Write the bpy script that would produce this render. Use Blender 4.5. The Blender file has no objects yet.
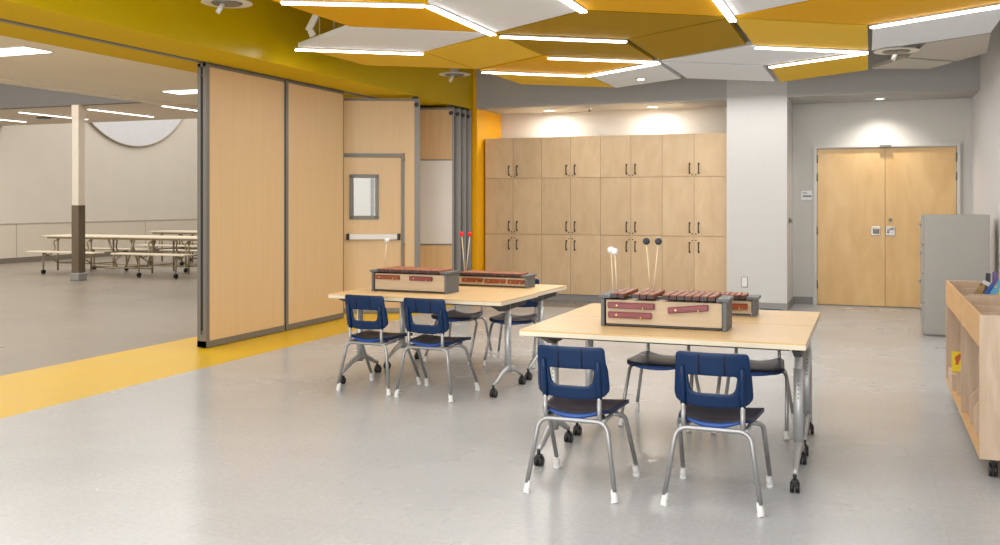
import bpy, math, random
from math import sin, cos, pi, atan, radians, sqrt
from mathutils import Vector, Matrix
random.seed(7)
S = bpy.context.scene
COL = S.collection
S.view_settings.view_transform = 'Standard'
S.view_settings.look = 'None'
S.view_settings.exposure = 0.0

# ------------------------------------------------------------------ materials
def srgb(r, g, b):
    def f(c):
        c /= 255.0
        return c / 12.92 if c <= .04045 else ((c + .055) / 1.055) ** 2.4
    return (f(r), f(g), f(b), 1)

def newmat(name):
    m = bpy.data.materials.new(name); m.use_nodes = True
    nt = m.node_tree; b = nt.nodes['Principled BSDF']
    return m, nt, b

def mat(name, rgb, rough=.5, metal=0, noise=0, nscale=20, bump=0, stretch=(1, 1, 1), coat=0, spec=.5, rgb2=None):
    m, nt, b = newmat(name)
    b.inputs['Roughness'].default_value = rough
    b.inputs['Metallic'].default_value = metal
    b.inputs['Specular IOR Level'].default_value = spec
    b.inputs['Coat Weight'].default_value = coat
    c = srgb(*rgb)
    b.inputs['Base Color'].default_value = c
    if noise or bump or rgb2:
        tc = nt.nodes.new('ShaderNodeTexCoord'); mp = nt.nodes.new('ShaderNodeMapping')
        mp.inputs['Scale'].default_value = stretch
        nz = nt.nodes.new('ShaderNodeTexNoise'); nz.inputs['Scale'].default_value = nscale
        nz.inputs['Detail'].default_value = 6
        nt.links.new(tc.outputs['Object'], mp.inputs[0]); nt.links.new(mp.outputs[0], nz.inputs['Vector'])
        if noise or rgb2:
            rp = nt.nodes.new('ShaderNodeValToRGB')
            rp.color_ramp.elements[0].position = .3; rp.color_ramp.elements[1].position = .7
            if rgb2: c1 = srgb(*rgb2)
            else: c1 = tuple(max(0, v * (1 - noise)) for v in c[:3]) + (1,)
            rp.color_ramp.elements[0].color = c1; rp.color_ramp.elements[1].color = c
            nt.links.new(nz.outputs['Fac'], rp.inputs[0]); nt.links.new(rp.outputs[0], b.inputs['Base Color'])
        if bump:
            bp = nt.nodes.new('ShaderNodeBump'); bp.inputs['Strength'].default_value = bump
            bp.inputs['Distance'].default_value = .01
            nt.links.new(nz.outputs['Fac'], bp.inputs['Height']); nt.links.new(bp.outputs[0], b.inputs['Normal'])
    return m

def wood(name, rgb, rgb2, stretch=(9, 9, .7), scale=5, rough=.45, vary=0.0):
    m, nt, b = newmat(name)
    N = nt.nodes.new; L = nt.links.new
    tc = N('ShaderNodeTexCoord'); mp = N('ShaderNodeMapping'); mp.inputs['Scale'].default_value = stretch
    oi = N('ShaderNodeObjectInfo'); add = N('ShaderNodeVectorMath'); add.operation = 'ADD'
    cmb = N('ShaderNodeCombineXYZ')
    mul = N('ShaderNodeMath'); mul.operation = 'MULTIPLY'; mul.inputs[1].default_value = 37
    L(oi.outputs['Random'], mul.inputs[0]); L(mul.outputs[0], cmb.inputs[0]); L(mul.outputs[0], cmb.inputs[2])
    L(tc.outputs['Object'], add.inputs[0]); L(cmb.outputs[0], add.inputs[1]); L(add.outputs[0], mp.inputs[0])
    nz = N('ShaderNodeTexNoise'); nz.inputs['Scale'].default_value = scale; nz.inputs['Detail'].default_value = 7
    nz.inputs['Distortion'].default_value = .6
    L(mp.outputs[0], nz.inputs['Vector'])
    rp = N('ShaderNodeValToRGB'); rp.color_ramp.elements[0].position = .32; rp.color_ramp.elements[1].position = .68
    rp.color_ramp.elements[0].color = srgb(*rgb2); rp.color_ramp.elements[1].color = srgb(*rgb)
    L(nz.outputs['Fac'], rp.inputs[0])
    out = rp.outputs[0]
    if vary:
        hs = N('ShaderNodeHueSaturation'); mr = N('ShaderNodeMapRange')
        mr.inputs['To Min'].default_value = 1 - vary; mr.inputs['To Max'].default_value = 1 + vary * .6
        L(oi.outputs['Random'], mr.inputs[0]); L(mr.outputs[0], hs.inputs['Value']); L(out, hs.inputs['Color']); out = hs.outputs[0]
    L(out, b.inputs['Base Color']); b.inputs['Roughness'].default_value = rough
    return m

def emit(name, rgb, st):
    m, nt, b = newmat(name)
    b.inputs['Base Color'].default_value = srgb(*rgb)
    b.inputs['Emission Color'].default_value = srgb(*rgb); b.inputs['Emission Strength'].default_value = st
    return m

def block_mat(name, rgb):
    m, nt, b = newmat(name); N = nt.nodes.new; L = nt.links.new
    g = N('ShaderNodeNewGeometry'); sp = N('ShaderNodeSeparateXYZ'); ad = N('ShaderNodeMath'); cb = N('ShaderNodeCombineXYZ')
    L(g.outputs['Position'], sp.inputs[0]); L(sp.outputs[0], ad.inputs[0]); L(sp.outputs[1], ad.inputs[1])
    L(ad.outputs[0], cb.inputs[0]); L(sp.outputs[2], cb.inputs[1])
    br = N('ShaderNodeTexBrick'); br.inputs['Scale'].default_value = 1
    br.inputs['Brick Width'].default_value = .4; br.inputs['Row Height'].default_value = .2
    br.inputs['Mortar Size'].default_value = .004; br.inputs['Mortar Smooth'].default_value = .6
    br.inputs['Color1'].default_value = srgb(*rgb); br.inputs['Color2'].default_value = srgb(*rgb)
    br.inputs['Mortar'].default_value = srgb(*[int(c * .985) for c in rgb])
    L(cb.outputs[0], br.inputs['Vector']); L(br.outputs['Color'], b.inputs['Base Color'])
    bp = N('ShaderNodeBump'); bp.inputs['Strength'].default_value = .1; bp.inputs['Distance'].default_value = .004; bp.invert = True
    L(br.outputs['Fac'], bp.inputs['Height']); L(bp.outputs[0], b.inputs['Normal'])
    b.inputs['Roughness'].default_value = .55
    return m

def floor_mat(name, rgb, tile=.305, rough=.2, var=.03, speck=.12, bandy=None, band_rgb=None):
    m, nt, b = newmat(name); N = nt.nodes.new; L = nt.links.new
    g = N('ShaderNodeNewGeometry')
    br = N('ShaderNodeTexBrick'); br.offset = 0; br.inputs['Scale'].default_value = 1
    br.inputs['Brick Width'].default_value = tile; br.inputs['Row Height'].default_value = tile
    br.inputs['Mortar Size'].default_value = .0012; br.inputs['Bias'].default_value = 0
    c = srgb(*rgb)
    br.inputs['Color1'].default_value = c; br.inputs['Color2'].default_value = tuple(v * (1 - var) for v in c[:3]) + (1,)
    br.inputs['Mortar'].default_value = tuple(v * .88 for v in c[:3]) + (1,)
    L(g.outputs['Position'], br.inputs['Vector'])
    nz = N('ShaderNodeTexNoise'); nz.inputs['Scale'].default_value = 38; nz.inputs['Detail'].default_value = 8; nz.inputs['Roughness'].default_value = .75
    L(g.outputs['Position'], nz.inputs['Vector'])
    n2 = N('ShaderNodeTexNoise'); n2.inputs['Scale'].default_value = .8; n2.inputs['Detail'].default_value = 4
    L(g.outputs['Position'], n2.inputs['Vector'])
    mr = N('ShaderNodeMapRange'); mr.inputs['From Min'].default_value = .3; mr.inputs['From Max'].default_value = .7
    mr.inputs['To Min'].default_value = 1 - speck; mr.inputs['To Max'].default_value = 1 + speck * .5
    L(nz.outputs['Fac'], mr.inputs[0])
    m2 = N('ShaderNodeMapRange'); m2.inputs['From Min'].default_value = .3; m2.inputs['From Max'].default_value = .7
    m2.inputs['To Min'].default_value = .95; m2.inputs['To Max'].default_value = 1.03
    L(n2.outputs['Fac'], m2.inputs[0])
    mu = N('ShaderNodeMath'); mu.operation = 'MULTIPLY'; L(mr.outputs[0], mu.inputs[0]); L(m2.outputs[0], mu.inputs[1])
    vm = N('ShaderNodeVectorMath'); vm.operation = 'SCALE'; L(br.outputs['Color'], vm.inputs[0]); L(mu.outputs[0], vm.inputs['Scale'])
    L(vm.outputs[0], b.inputs['Base Color'])
    m3 = N('ShaderNodeMapRange'); m3.inputs['From Min'].default_value = .3; m3.inputs['From Max'].default_value = .7
    m3.inputs['To Min'].default_value = rough * .8; m3.inputs['To Max'].default_value = rough * 1.3
    L(n2.outputs['Fac'], m3.inputs[0]); L(m3.outputs[0], b.inputs['Roughness'])
    bp = N('ShaderNodeBump'); bp.inputs['Strength'].default_value = .06; bp.inputs['Distance'].default_value = .002
    L(nz.outputs['Fac'], bp.inputs['Height']); L(bp.outputs[0], b.inputs['Normal'])
    b.inputs['Specular IOR Level'].default_value = .45
    return m

M = {}
M['floor'] = floor_mat('vinyl tile floor', (181, 182, 183), rough=.24)
M['floor_dark'] = floor_mat('darker grey floor band', (128, 124, 120), rough=.25)
M['floor_hall'] = floor_mat('hall floor', (142, 133, 120), rough=.33, speck=.16)
M['floor_yellow'] = floor_mat('yellow tile strip', (218, 178, 0), rough=.34, speck=.07)
M['block'] = block_mat('painted block', (202, 201, 199))
M['white_wall'] = mat('painted wall', (205, 202, 196), .6, bump=.03, nscale=60)
M['right_wall'] = mat('right wall paint', (218, 219, 220), .6, noise=.01, nscale=3)
M['grey_soffit'] = mat('grey painted soffit', (172, 171, 169), .7, bump=.03, nscale=60)
M['grey_ceiling'] = mat('grey ceiling', (150, 148, 144), .8, noise=.06, nscale=4)
M['orange_wall'] = mat('orange painted wall', (255, 186, 0), .45, bump=.02, nscale=60)
M['beam_yellow'] = mat('glossy gold paint', (202, 172, 0), .28, bump=.02, nscale=50, spec=.3)
M['hall_wall'] = mat('hall wall paint', (218, 211, 198), .6, noise=.03, nscale=2)
M['hall_wain'] = mat('hall wainscot', (216, 206, 190), .5, noise=.03, nscale=2)
M['hall_ceiling'] = floor_mat('hall ceiling tile', (240, 232, 216), tile=.61, rough=.8, speck=.05, var=.01)
M['hall_bulk'] = mat('hall bulkhead', (104, 100, 95), .7, noise=.03)
M['hall_ceiling2'] = mat('hall low ceiling', (214, 200, 184), .7, noise=.03)
M['base_grey'] = mat('grey vinyl base', (140, 139, 138), .4, noise=.05)
M['base_dark'] = mat('hall vinyl base', (120, 112, 100), .4, noise=.05)
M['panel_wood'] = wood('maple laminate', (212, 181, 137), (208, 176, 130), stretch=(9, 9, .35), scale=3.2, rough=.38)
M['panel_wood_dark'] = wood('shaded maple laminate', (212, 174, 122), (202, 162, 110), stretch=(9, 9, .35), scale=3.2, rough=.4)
M['cab_wood'] = wood('birch veneer', (213, 186, 149), (203, 174, 135), stretch=(3, 3, 1.2), scale=2.6, rough=.4, vary=.1)
M['door_wood'] = wood('birch door', (222, 186, 130), (210, 170, 112), stretch=(2.6, 2.6, .8), scale=2.2, rough=.35)
M['table_wood'] = wood('maple tabletop', (220, 188, 138), (213, 177, 123), stretch=(.5, 9, 9), scale=3.5, rough=.33)
M['table_edge'] = mat('pale table edge', (226, 214, 190), .5, noise=.04)
M['ply'] = wood('plywood', (204, 182, 158), (188, 162, 136), stretch=(6, 6, .8), scale=4, rough=.5)
M['ply_edge'] = wood('warm birch', (212, 172, 120), (202, 158, 104), stretch=(6, .8, 6), scale=4, rough=.45)
M['alu'] = mat('brushed aluminium', (124, 121, 116), .4, .4, noise=.08, nscale=80, stretch=(1, 1, .05))
M['alu_dark'] = mat('grey frame', (122, 118, 112), .45, .3, noise=.05)
M['seal'] = mat('black seal', (30, 30, 30), .6, noise=.2)
M['steel'] = mat('satin steel tube', (164, 164, 164), .3, .6, noise=.05, nscale=40)
M['silver'] = mat('silver paint', (186, 187, 188), .35, .55, noise=.05, nscale=30)
M['chrome'] = mat('satin chrome', (176, 172, 166), .3, .9, noise=.08)
M['white_pl'] = mat('white plastic', (226, 226, 224), .45, noise=.04)
M['black_pl'] = mat('black plastic', (20, 20, 22), .4, noise=.15)
M['blue'] = mat('navy plastic', (0, 38, 78), .34, noise=.1, nscale=14, spec=.35)
M['blue_top'] = mat('dark navy plastic', (20, 22, 46), .42, noise=.12, nscale=14, spec=.3)
M['blue_rim'] = mat('bright blue rim', (14, 68, 146), .35, noise=.06)
M['bracket'] = mat('black bracket', (36, 36, 36), .5, noise=.1)
M['xgrey'] = mat('grey end block', (98, 100, 102), .55, noise=.12, nscale=60)
M['xwood'] = wood('pale box wood', (194, 174, 146), (184, 162, 132), stretch=(.8, 6, 8), scale=5, rough=.5)
M['bar'] = wood('rosewood bar', (168, 92, 44), (122, 60, 26), stretch=(8, 1, 8), scale=8, rough=.5)
M['bar_end'] = mat('dark bar ends', (66, 44, 46), .5, noise=.2)
M['bar_end2'] = mat('grey bar ends', (58, 58, 62), .5, noise=.2)
M['spare_red'] = wood('dark red bar', (134, 62, 66), (112, 46, 52), stretch=(1, 8, 8), scale=6, rough=.35)
M['spare_brown'] = wood('brown bar', (146, 70, 34), (112, 50, 24), stretch=(1, 8, 8), scale=6, rough=.35)
M['brass'] = mat('brass pin', (220, 190, 120), .3, .8, noise=.05)
M['stick'] = mat('mallet stick', (226, 206, 176), .5, noise=.08)
M['felt_red'] = mat('red felt', (226, 22, 20), .7, noise=.15, nscale=60)
M['felt_white'] = mat('white yarn', (232, 234, 234), .7, noise=.08, nscale=60)
M['felt_dark'] = mat('dark grey yarn', (62, 66, 76), .8, noise=.2, nscale=60)
M['handle_dark'] = mat('bronze handle', (74, 64, 54), .4, .6, noise=.1)
M['file_grey'] = mat('grey enamel', (160, 157, 151), .4, noise=.02)
M['p_white'] = mat('white felt panel', (226, 231, 236), .75, noise=.03, nscale=90)
M['p_orange'] = mat('orange felt panel', (224, 168, 0), .7, spec=.15, noise=.03, nscale=90)
M['p_gold'] = mat('gold felt panel', (230, 188, 56), .75, spec=.15, noise=.03, nscale=90)
M['p_dark'] = mat('ochre felt panel', (164, 130, 0), .75, spec=.15, noise=.03, nscale=90)
M['p_shaded'] = mat('shaded white felt panel', (186, 180, 170), .75, noise=.03, nscale=90)  # white panels in dim light, their shade put into a grey base colour
M['led'] = emit('led diffuser', (255, 248, 243), 9)
M['led_hall'] = emit('hall light', (255, 248, 240), 3.0)
M['lamp'] = emit('downlight lens', (255, 244, 225), 9)
M['white_fix'] = mat('white fixture', (214, 210, 200), .4, noise=.03)
M['col_top'] = mat('column paint', (216, 206, 192), .5, noise=.04)
M['col_steel'] = mat('brushed steel column cover', (128, 116, 98), .35, .6, noise=.2, nscale=6, stretch=(2, 2, .6))
M['beam_under'] = mat('bounce lit gold paint', (214, 180, 0), .6, noise=.02, spec=.1)  # brighter matte copy of the beam gold, stands in for floor bounce
M['hall_joint'] = mat('hall wall joint', (176, 166, 152), .6, noise=.03)
M['hall_top'] = mat('hall laminate', (222, 210, 188), .4, noise=.04)
M['hall_frame'] = mat('hall bench frame', (160, 146, 118), .4, .3, noise=.06)
M['board'] = mat('whiteboard surface', (214, 204, 192), .25, noise=.03, nscale=2)
M['mural'] = mat('silver disc', (224, 224, 228), .6, noise=.06, nscale=2)
M['lettering'] = mat('grey lettering', (84, 84, 90), .6, noise=.05)
M['sign'] = mat('sign plate', (236, 238, 240), .4, noise=.02)
m, nt, b = newmat('vision glass'); M['glass'] = m
b.inputs['Base Color'].default_value = (.85, .9, .92, 1); b.inputs['Roughness'].default_value = .02
b.inputs['Transmission Weight'].default_value = 1; b.inputs['IOR'].default_value = 1.45
nz = nt.nodes.new('ShaderNodeTexNoise'); nz.inputs['Scale'].default_value = 2
for n, c in (('book_yellow', (232, 204, 20)), ('book_blue', (84, 150, 200)), ('book_deep', (60, 100, 180)), ('book_teal', (110, 180, 200)),
             ('book_tan', (150, 126, 84)), ('book_white', (224, 224, 228)), ('book_pink', (214, 150, 150)), ('book_purple', (110, 90, 150)),
             ('book_dark', (52, 50, 60)), ('book_red', (200, 60, 40))):
    M[n] = mat(n, c, .35, noise=.25, nscale=14)
M['pages'] = mat('paper', (232, 226, 210), .7, noise=.06, nscale=90)
# cover art of mixed colours
def cover(name, a, c, d):
    m, nt, b = newmat(name); N = nt.nodes.new; L = nt.links.new
    tc = N('ShaderNodeTexCoord'); nz = N('ShaderNodeTexNoise'); nz.inputs['Scale'].default_value = 11; nz.inputs['Detail'].default_value = 1
    L(tc.outputs['Object'], nz.inputs['Vector']); rp = N('ShaderNodeValToRGB'); rp.color_ramp.interpolation = 'CONSTANT'
    e = rp.color_ramp.elements; e[0].color = srgb(*a); e[0].position = 0; e[1].position = .55; e[1].color = srgb(*c)
    x = e.new(.66); x.color = srgb(*d)
    L(nz.outputs['Fac'], rp.inputs[0]); L(rp.outputs[0], b.inputs['Base Color']); b.inputs['Roughness'].default_value = .3
    return m
M['cover_blue'] = cover('blue cover', (96, 164, 200), (216, 190, 50), (226, 236, 240))
M['cover_sky'] = cover('sky cover', (70, 120, 190), (230, 232, 236), (110, 180, 206))
M['cover_yellow'] = cover('yellow cover', (236, 206, 16), (190, 90, 30), (50, 60, 50))
M['cover_tan'] = cover('tan cover', (156, 130, 86), (90, 80, 60), (210, 200, 170))

# ------------------------------------------------------------------ mesh builder
class MB:
    def __init__(s): s.v = []; s.f = []; s.sm = []; s.mi = []
    def add(s, vs, fs, smooth=False, mi=0):
        o = len(s.v); s.v += [tuple(v) for v in vs]
        for f in fs: s.f.append(tuple(i + o for i in f)); s.sm.append(smooth); s.mi.append(mi)
        return s
    def box(s, x0, x1, y0, y1, z0, z1, T=None, mi=0, b=0):
        if b:
            return s.bbox(x0, x1, y0, y1, z0, z1, b, T, mi)
        vs = [Vector((x, y, z)) for z in (z0, z1) for y in (y0, y1) for x in (x0, x1)]
        if T: vs = [T @ v for v in vs]
        return s.add(vs, [(0, 2, 3, 1), (4, 5, 7, 6), (0, 1, 5, 4), (2, 6, 7, 3), (0, 4, 6, 2), (1, 3, 7, 5)], mi=mi)
    def bbox(s, x0, x1, y0, y1, z0, z1, b, T=None, mi=0):
        # box with chamfered edges (three nested vertex sets)
        vs = []; idx = {}
        X = (x0, x1); Y = (y0, y1); Z = (z0, z1); sg = (1, -1)
        for i in (0, 1):
            for j in (0, 1):
                for k in (0, 1):
                    for ax in range(3):
                        p = [X[i] + (0 if ax == 0 else b * sg[i]), Y[j] + (0 if ax == 1 else b * sg[j]), Z[k] + (0 if ax == 2 else b * sg[k])]
                        idx[(i, j, k, ax)] = len(vs); vs.append(Vector(p))
        fs = []
        for i in (0, 1):
            f = [idx[(i, 0, 0, 0)], idx[(i, 1, 0, 0)], idx[(i, 1, 1, 0)], idx[(i, 0, 1, 0)]]; fs.append(f if i else f[::-1])
            f = [idx[(0, i, 0, 1)], idx[(0, i, 1, 1)], idx[(1, i, 1, 1)], idx[(1, i, 0, 1)]]; fs.append(f if i else f[::-1])
            f = [idx[(0, 0, i, 2)], idx[(1, 0, i, 2)], idx[(1, 1, i, 2)], idx[(0, 1, i, 2)]]; fs.append(f if i else f[::-1])
        c0 = Vector(((x0 + x1) / 2, (y0 + y1) / 2, (z0 + z1) / 2))
        def orient(f):
            a, bb, c = vs[f[0]], vs[f[1]], vs[f[2]]
            n = (bb - a).cross(c - a); m_ = sum((vs[q] for q in f), Vector()) / len(f) - c0
            return f if n.dot(m_) > 0 else f[::-1]
        for i in (0, 1):
            for j in (0, 1):
                fs.append(orient([idx[(i, j, 0, 0)], idx[(i, j, 1, 0)], idx[(i, j, 1, 1)], idx[(i, j, 0, 1)]]))
                fs.append(orient([idx[(i, 0, j, 0)], idx[(i, 1, j, 0)], idx[(i, 1, j, 2)], idx[(i, 0, j, 2)]]))
                fs.append(orient([idx[(0, i, j, 1)], idx[(1, i, j, 1)], idx[(1, i, j, 2)], idx[(0, i, j, 2)]]))
                for k in (0, 1):
                    fs.append(orient([idx[(i, j, k, 0)], idx[(i, j, k, 1)], idx[(i, j, k, 2)]]))
        if T: vs = [T @ v for v in vs]
        return s.add(vs, fs, mi=mi)
    def tube(s, pts, r, n=10, cap=True, T=None, mi=0, smooth=True):
        pts = [Vector(p) for p in pts]
        rs = r if isinstance(r, (list, tuple)) else [r] * len(pts)
        tang = []
        for i in range(len(pts)):
            a = pts[max(0, i - 1)]; b = pts[min(len(pts) - 1, i + 1)]; tang.append((b - a).normalized())
        t = tang[0]; up = Vector((0, 0, 1)) if abs(t.z) < .9 else Vector((1, 0, 0))
        u = t.cross(up).normalized(); vs = []
        for i, p in enumerate(pts):
            t = tang[i]; u = (u - t * u.dot(t)).normalized(); w = t.cross(u)
            for k in range(n):
                a = 2 * pi * k / n; q = p + (u * cos(a) + w * sin(a)) * rs[i]; vs.append(T @ q if T else q)
        fs = []
        for i in range(len(pts) - 1):
            for k in range(n):
                a = i * n + k; b2 = i * n + (k + 1) % n; fs.append((a, b2, b2 + n, a + n))
        s.add(vs, fs, smooth, mi)
        if cap:
            o = len(s.v) - len(vs)
            s.f.append(tuple(o + k for k in range(n))[::-1]); s.sm.append(False); s.mi.append(mi)
            s.f.append(tuple(o + (len(pts) - 1) * n + k for k in range(n))); s.sm.append(False); s.mi.append(mi)
        return s
    def cyl(s, p0, p1, r, n=16, r1=None, T=None, mi=0): return s.tube([p0, p1], [r, r if r1 is None else r1], n, T=T, mi=mi)
    def prism(s, poly, z0, z1, T=None, mi=0):
        n = len(poly)
        area = sum(poly[i][0] * poly[(i + 1) % n][1] - poly[(i + 1) % n][0] * poly[i][1] for i in range(n))
        if area < 0: poly = poly[::-1]
        vs = [Vector((x, y, z0)) for x, y in poly] + [Vector((x, y, z1)) for x, y in poly]
        if T: vs = [T @ v for v in vs]
        fs = [tuple(range(n))[::-1], tuple(range(n, 2 * n))] + [(i, (i + 1) % n, n + (i + 1) % n, n + i) for i in range(n)]
        return s.add(vs, fs, mi=mi)
    def sphere(s, c, r, nu=16, nv=10, sc=(1, 1, 1)):
        vs = []; c = Vector(c)
        for j in range(nv + 1):
            th = pi * j / nv
            for i in range(nu):
                ph = 2 * pi * i / nu
                vs.append(c + Vector((sin(th) * cos(ph) * sc[0], sin(th) * sin(ph) * sc[1], cos(th) * sc[2])) * r)
        fs = [(j * nu + i, (j + 1) * nu + i, (j + 1) * nu + (i + 1) % nu, j * nu + (i + 1) % nu) for j in range(nv) for i in range(nu)]
        return s.add(vs, fs, True)
    def build(s, name, m, parent=None, loc=None, bevel=0):
        me = bpy.data.meshes.new(name); me.from_pydata(s.v, [], s.f)
        for p, sm, mi in zip(me.polygons, s.sm, s.mi): p.use_smooth = sm; p.material_index = mi
        for mm in (m if isinstance(m, (list, tuple)) else [m]): me.materials.append(M[mm] if isinstance(mm, str) else mm)
        me.update()
        o = bpy.data.objects.new(name, me); COL.objects.link(o)
        if parent: o.parent = parent
        if loc: o.location = loc
        if bevel:
            bv = o.modifiers.new('b', 'BEVEL'); bv.width = bevel; bv.segments = 2; bv.limit_method = 'ANGLE'
        return o

def tag(o, label=None, cat=None, group=None, kind=None):
    if label: o['label'] = label
    if cat: o['category'] = cat
    if group: o['group'] = group
    if kind: o['kind'] = kind
    return o
def thing(name, label, cat, loc=(0, 0, 0), rz=0, group=None):
    o = bpy.data.objects.new(name, None); COL.objects.link(o); o.empty_display_size = .1
    o.location = loc; o.rotation_euler = (0, 0, rz)
    return tag(o, label, cat, group)
def struct(name, mb, m): return tag(mb.build(name, m), kind='structure')
def copy_tree(o, parent=None):
    c = o.copy(); COL.objects.link(c)
    if parent: c.parent = parent
    for ch in list(o.children): copy_tree(ch, c)
    return c
def arc(c, r, a0, a1, n, ux, uy):
    c = Vector(c); ux = Vector(ux); uy = Vector(uy)
    return [c + ux * (r * cos(a0 + (a1 - a0) * i / n)) + uy * (r * sin(a0 + (a1 - a0) * i / n)) for i in range(n + 1)]
def bend(pts, r, n=6):
    # polyline with rounded corners
    pts = [Vector(p) for p in pts]; out = [pts[0]]
    for i in range(1, len(pts) - 1):
        a, b, c = pts[i - 1], pts[i], pts[i + 1]
        d1 = (a - b).normalized(); d2 = (c - b).normalized(); rr = min(r, (a - b).length * .49, (c - b).length * .49)
        p0 = b + d1 * rr; p1 = b + d2 * rr
        for k in range(n + 1):
            t = k / n; out.append(p0 * (1 - t) ** 2 + b * (2 * t * (1 - t)) + p1 * t ** 2)
    out.append(pts[-1]); return out

# ------------------------------------------------------------------ camera
CAMH = 1.41
cd = bpy.data.cameras.new('camera'); cam = bpy.data.objects.new('camera', cd); COL.objects.link(cam); S.camera = cam
cd.sensor_width = 36; cd.lens = 36 * 960 / 1000.0; cd.shift_y = -0.0705; cd.clip_end = 200
cam.location = (0, 0, CAMH); cam.rotation_euler = (pi / 2, 0, atan(370 / 960.0))

# ------------------------------------------------------------------ setting
XR = 1.24; XB0 = -6.58; XB1 = -5.40; YF = 12.9; YB = 13.9; ZS = 2.765; ZC = 3.45; YN = -2.0
struct('floor', MB().box(-5.285, 1.5, YN, 14.1, -.1, 0), 'floor')
struct('floor_hall', MB().box(-19, XB0, YN, 25.2, -.1, 0), 'floor_hall')
struct('floor_strip', MB().box(XB0, -5.285, YN, 14.1, -.1, 0), 'floor_yellow')
struct('floor_dark_band', MB().box(-5.285, -1.77, 12.3, 13.9, 0, .002), 'floor_dark')  # thin darker grey slab on the floor along the cabinets
struct('wall_right', MB().box(XR, XR + .2, YN, YB + .2, 0, ZC), 'right_wall')
struct('wall_back', MB().box(-5.42, XR, YB, YB + .2, 0, ZC), 'white_wall')
struct('wall_pillar', MB().box(-1.765, -1.0, YF, YB, 0, ZC), 'block')
struct('wall_left', MB().box(-6.8, -5.34, YF + .03, 14.1, 0, ZC), 'orange_wall')
struct('wall_soffit_cabinets', MB().box(-5.34, -1.765, YF, YB, ZS, ZC), 'grey_soffit')
struct('wall_soffit_doors', MB().box(-1.0, XR, YF, YB, ZS, ZC), 'grey_soffit')
struct('ceiling', MB().box(-4.55, XR + .2, YN, 14.1, ZC, ZC + .1), 'grey_ceiling')
struct('ceiling_gold', MB().box(XB0, -4.55, YN, 14.1, ZC, ZC + .1), 'beam_yellow')
# beam over the opening with a slot for the track
bm = MB(); bm.box(-5.97, XB1, YN, YF + .03, ZS, ZC); bm.box(XB0, -6.05, YN, YF + .03, ZS, ZC); bm.box(-6.05, -5.97, YN, YF + .03, ZS + .06, ZC)
struct('wall_beam', bm, 'beam_yellow')
struct('beam_underside_lit', MB().box(-5.97, XB1, YN, YF, ZS - .004, ZS).box(XB0, -6.05, YN, YF, ZS - .004, ZS), 'beam_under')  # thin sheets added so the beam's underside looks lit from the floor
struct('trim_track', MB().box(-6.045, -5.975, YN, YF, ZS - .012, ZS + .05), 'alu_dark')
struct('baseboard_pillar', MB().box(-1.77, -.99, YF - .012, YF, 0, .1).box(-1.0, -.988, YF, YB, 0, .1), 'base_grey')
struct('baseboard_back', MB().box(-.99, -.73, YB - .012, YB, 0, .1).box(1.11, XR, YB - .012, YB, 0, .1), 'base_grey')
struct('baseboard_right', MB().box(XR - .012, XR, YN, YB, 0, .1), 'base_grey')
struct('trim_rail_right', MB().box(XR - .012, XR, YN, 10.9, .83, .87), 'white_wall')

# double door
dr = tag(MB().box(-.73, -.677, 13.84, YB, 0, 2.19).box(1.058, 1.11, 13.84, YB, 0, 2.19).box(-.677, 1.058, 13.84, YB, 2.137, 2.19)
         .box(-.715, -.69, 13.82, 13.84, 0, 2.175).box(1.07, 1.095, 13.82, 13.84, 0, 2.175).box(-.69, 1.07, 13.82, 13.84, 2.15, 2.175)
         .build('door_frame', 'white_wall'), kind='structure')
for n_, x0, x1, hx in (('door_1', -.672, .186, -1), ('door_2', .192, 1.053, 1)):
    d = struct(n_, MB().box(x0, x1, 13.865, 13.895, .012, 2.132), 'door_wood')
    for z in (.28, 1.02, 1.75, 2.0):
        hxx = x0 - .012 if hx < 0 else x1 + .0
        MB().cyl((hxx + .006, 13.85, z - .055), (hxx + .006, 13.85, z + .055), .012).build('hinge', 'alu_dark', d)
    px = .07 if hx < 0 else .255
    MB().box(px - .06, px + .06, 13.853, 13.866, .96, 1.08, b=.004).build('pull_plate', 'chrome', d)
    if hx < 0: MB().box(px - .035, px + .045, 13.825, 13.853, .985, 1.055, b=.008).build('paddle', 'alu', d)
    else:
        MB().tube(bend([(px - .03, 13.853, 1.0), (px - .03, 13.81, 1.0), (px - .03, 13.81, 1.05), (px + .04, 13.81, 1.05)], .015), .009).build('lever', 'chrome', d)
        MB().cyl((px, 13.866, 1.17), (px, 13.84, 1.17), .024).build('lock_cylinder', 'alu_dark', d)
MB().box(.12, .26, 13.79, 13.82, 2.14, 2.175, b=.004).build('strike', 'alu_dark', dr)

# hall beyond the opening
struct('wall_hall_left', MB().box(-18.7, -18.5, YN, 25, .91, 8.3), 'hall_wall')
wn = MB().box(-18.7, -18.49, YN, 25, 0, .9); struct('wall_hall_wainscot', wn, 'hall_wain')
wj = MB()
for y in (5, 8, 11, 14, 16.75, 18.7, 21, 23.3): wj.box(-18.49, -18.486, y, y + .02, .1, .9)
wj.box(-18.49, -18.48, YN, 25, .895, .915)
struct('trim_hall_joints', wj, 'hall_joint')
struct('baseboard_hall', MB().box(-18.49, -18.46, YN, 25, 0, .12), 'base_dark')
struct('wall_hall_back', MB().box(-18.7, XB0, 25, 25.2, 0, 8.3), 'hall_wall')
struct('wall_hall_right', MB().box(XB0 - .2, XB0, 14.1, 25, 0, 8.3), 'hall_wall')
struct('ceiling_hall_low', MB().box(-9.41, XB0, YN, 25, 2.8, 2.9), 'hall_ceiling')
struct('wall_hall_fascia', MB().box(-9.5, -9.41, YN, 25, 2.8, 4.5), 'hall_ceiling')
struct('wall_hall_lip', MB().box(-9.2, -9.14, YN, 25, 2.785, 2.8), 'hall_ceiling')
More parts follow.
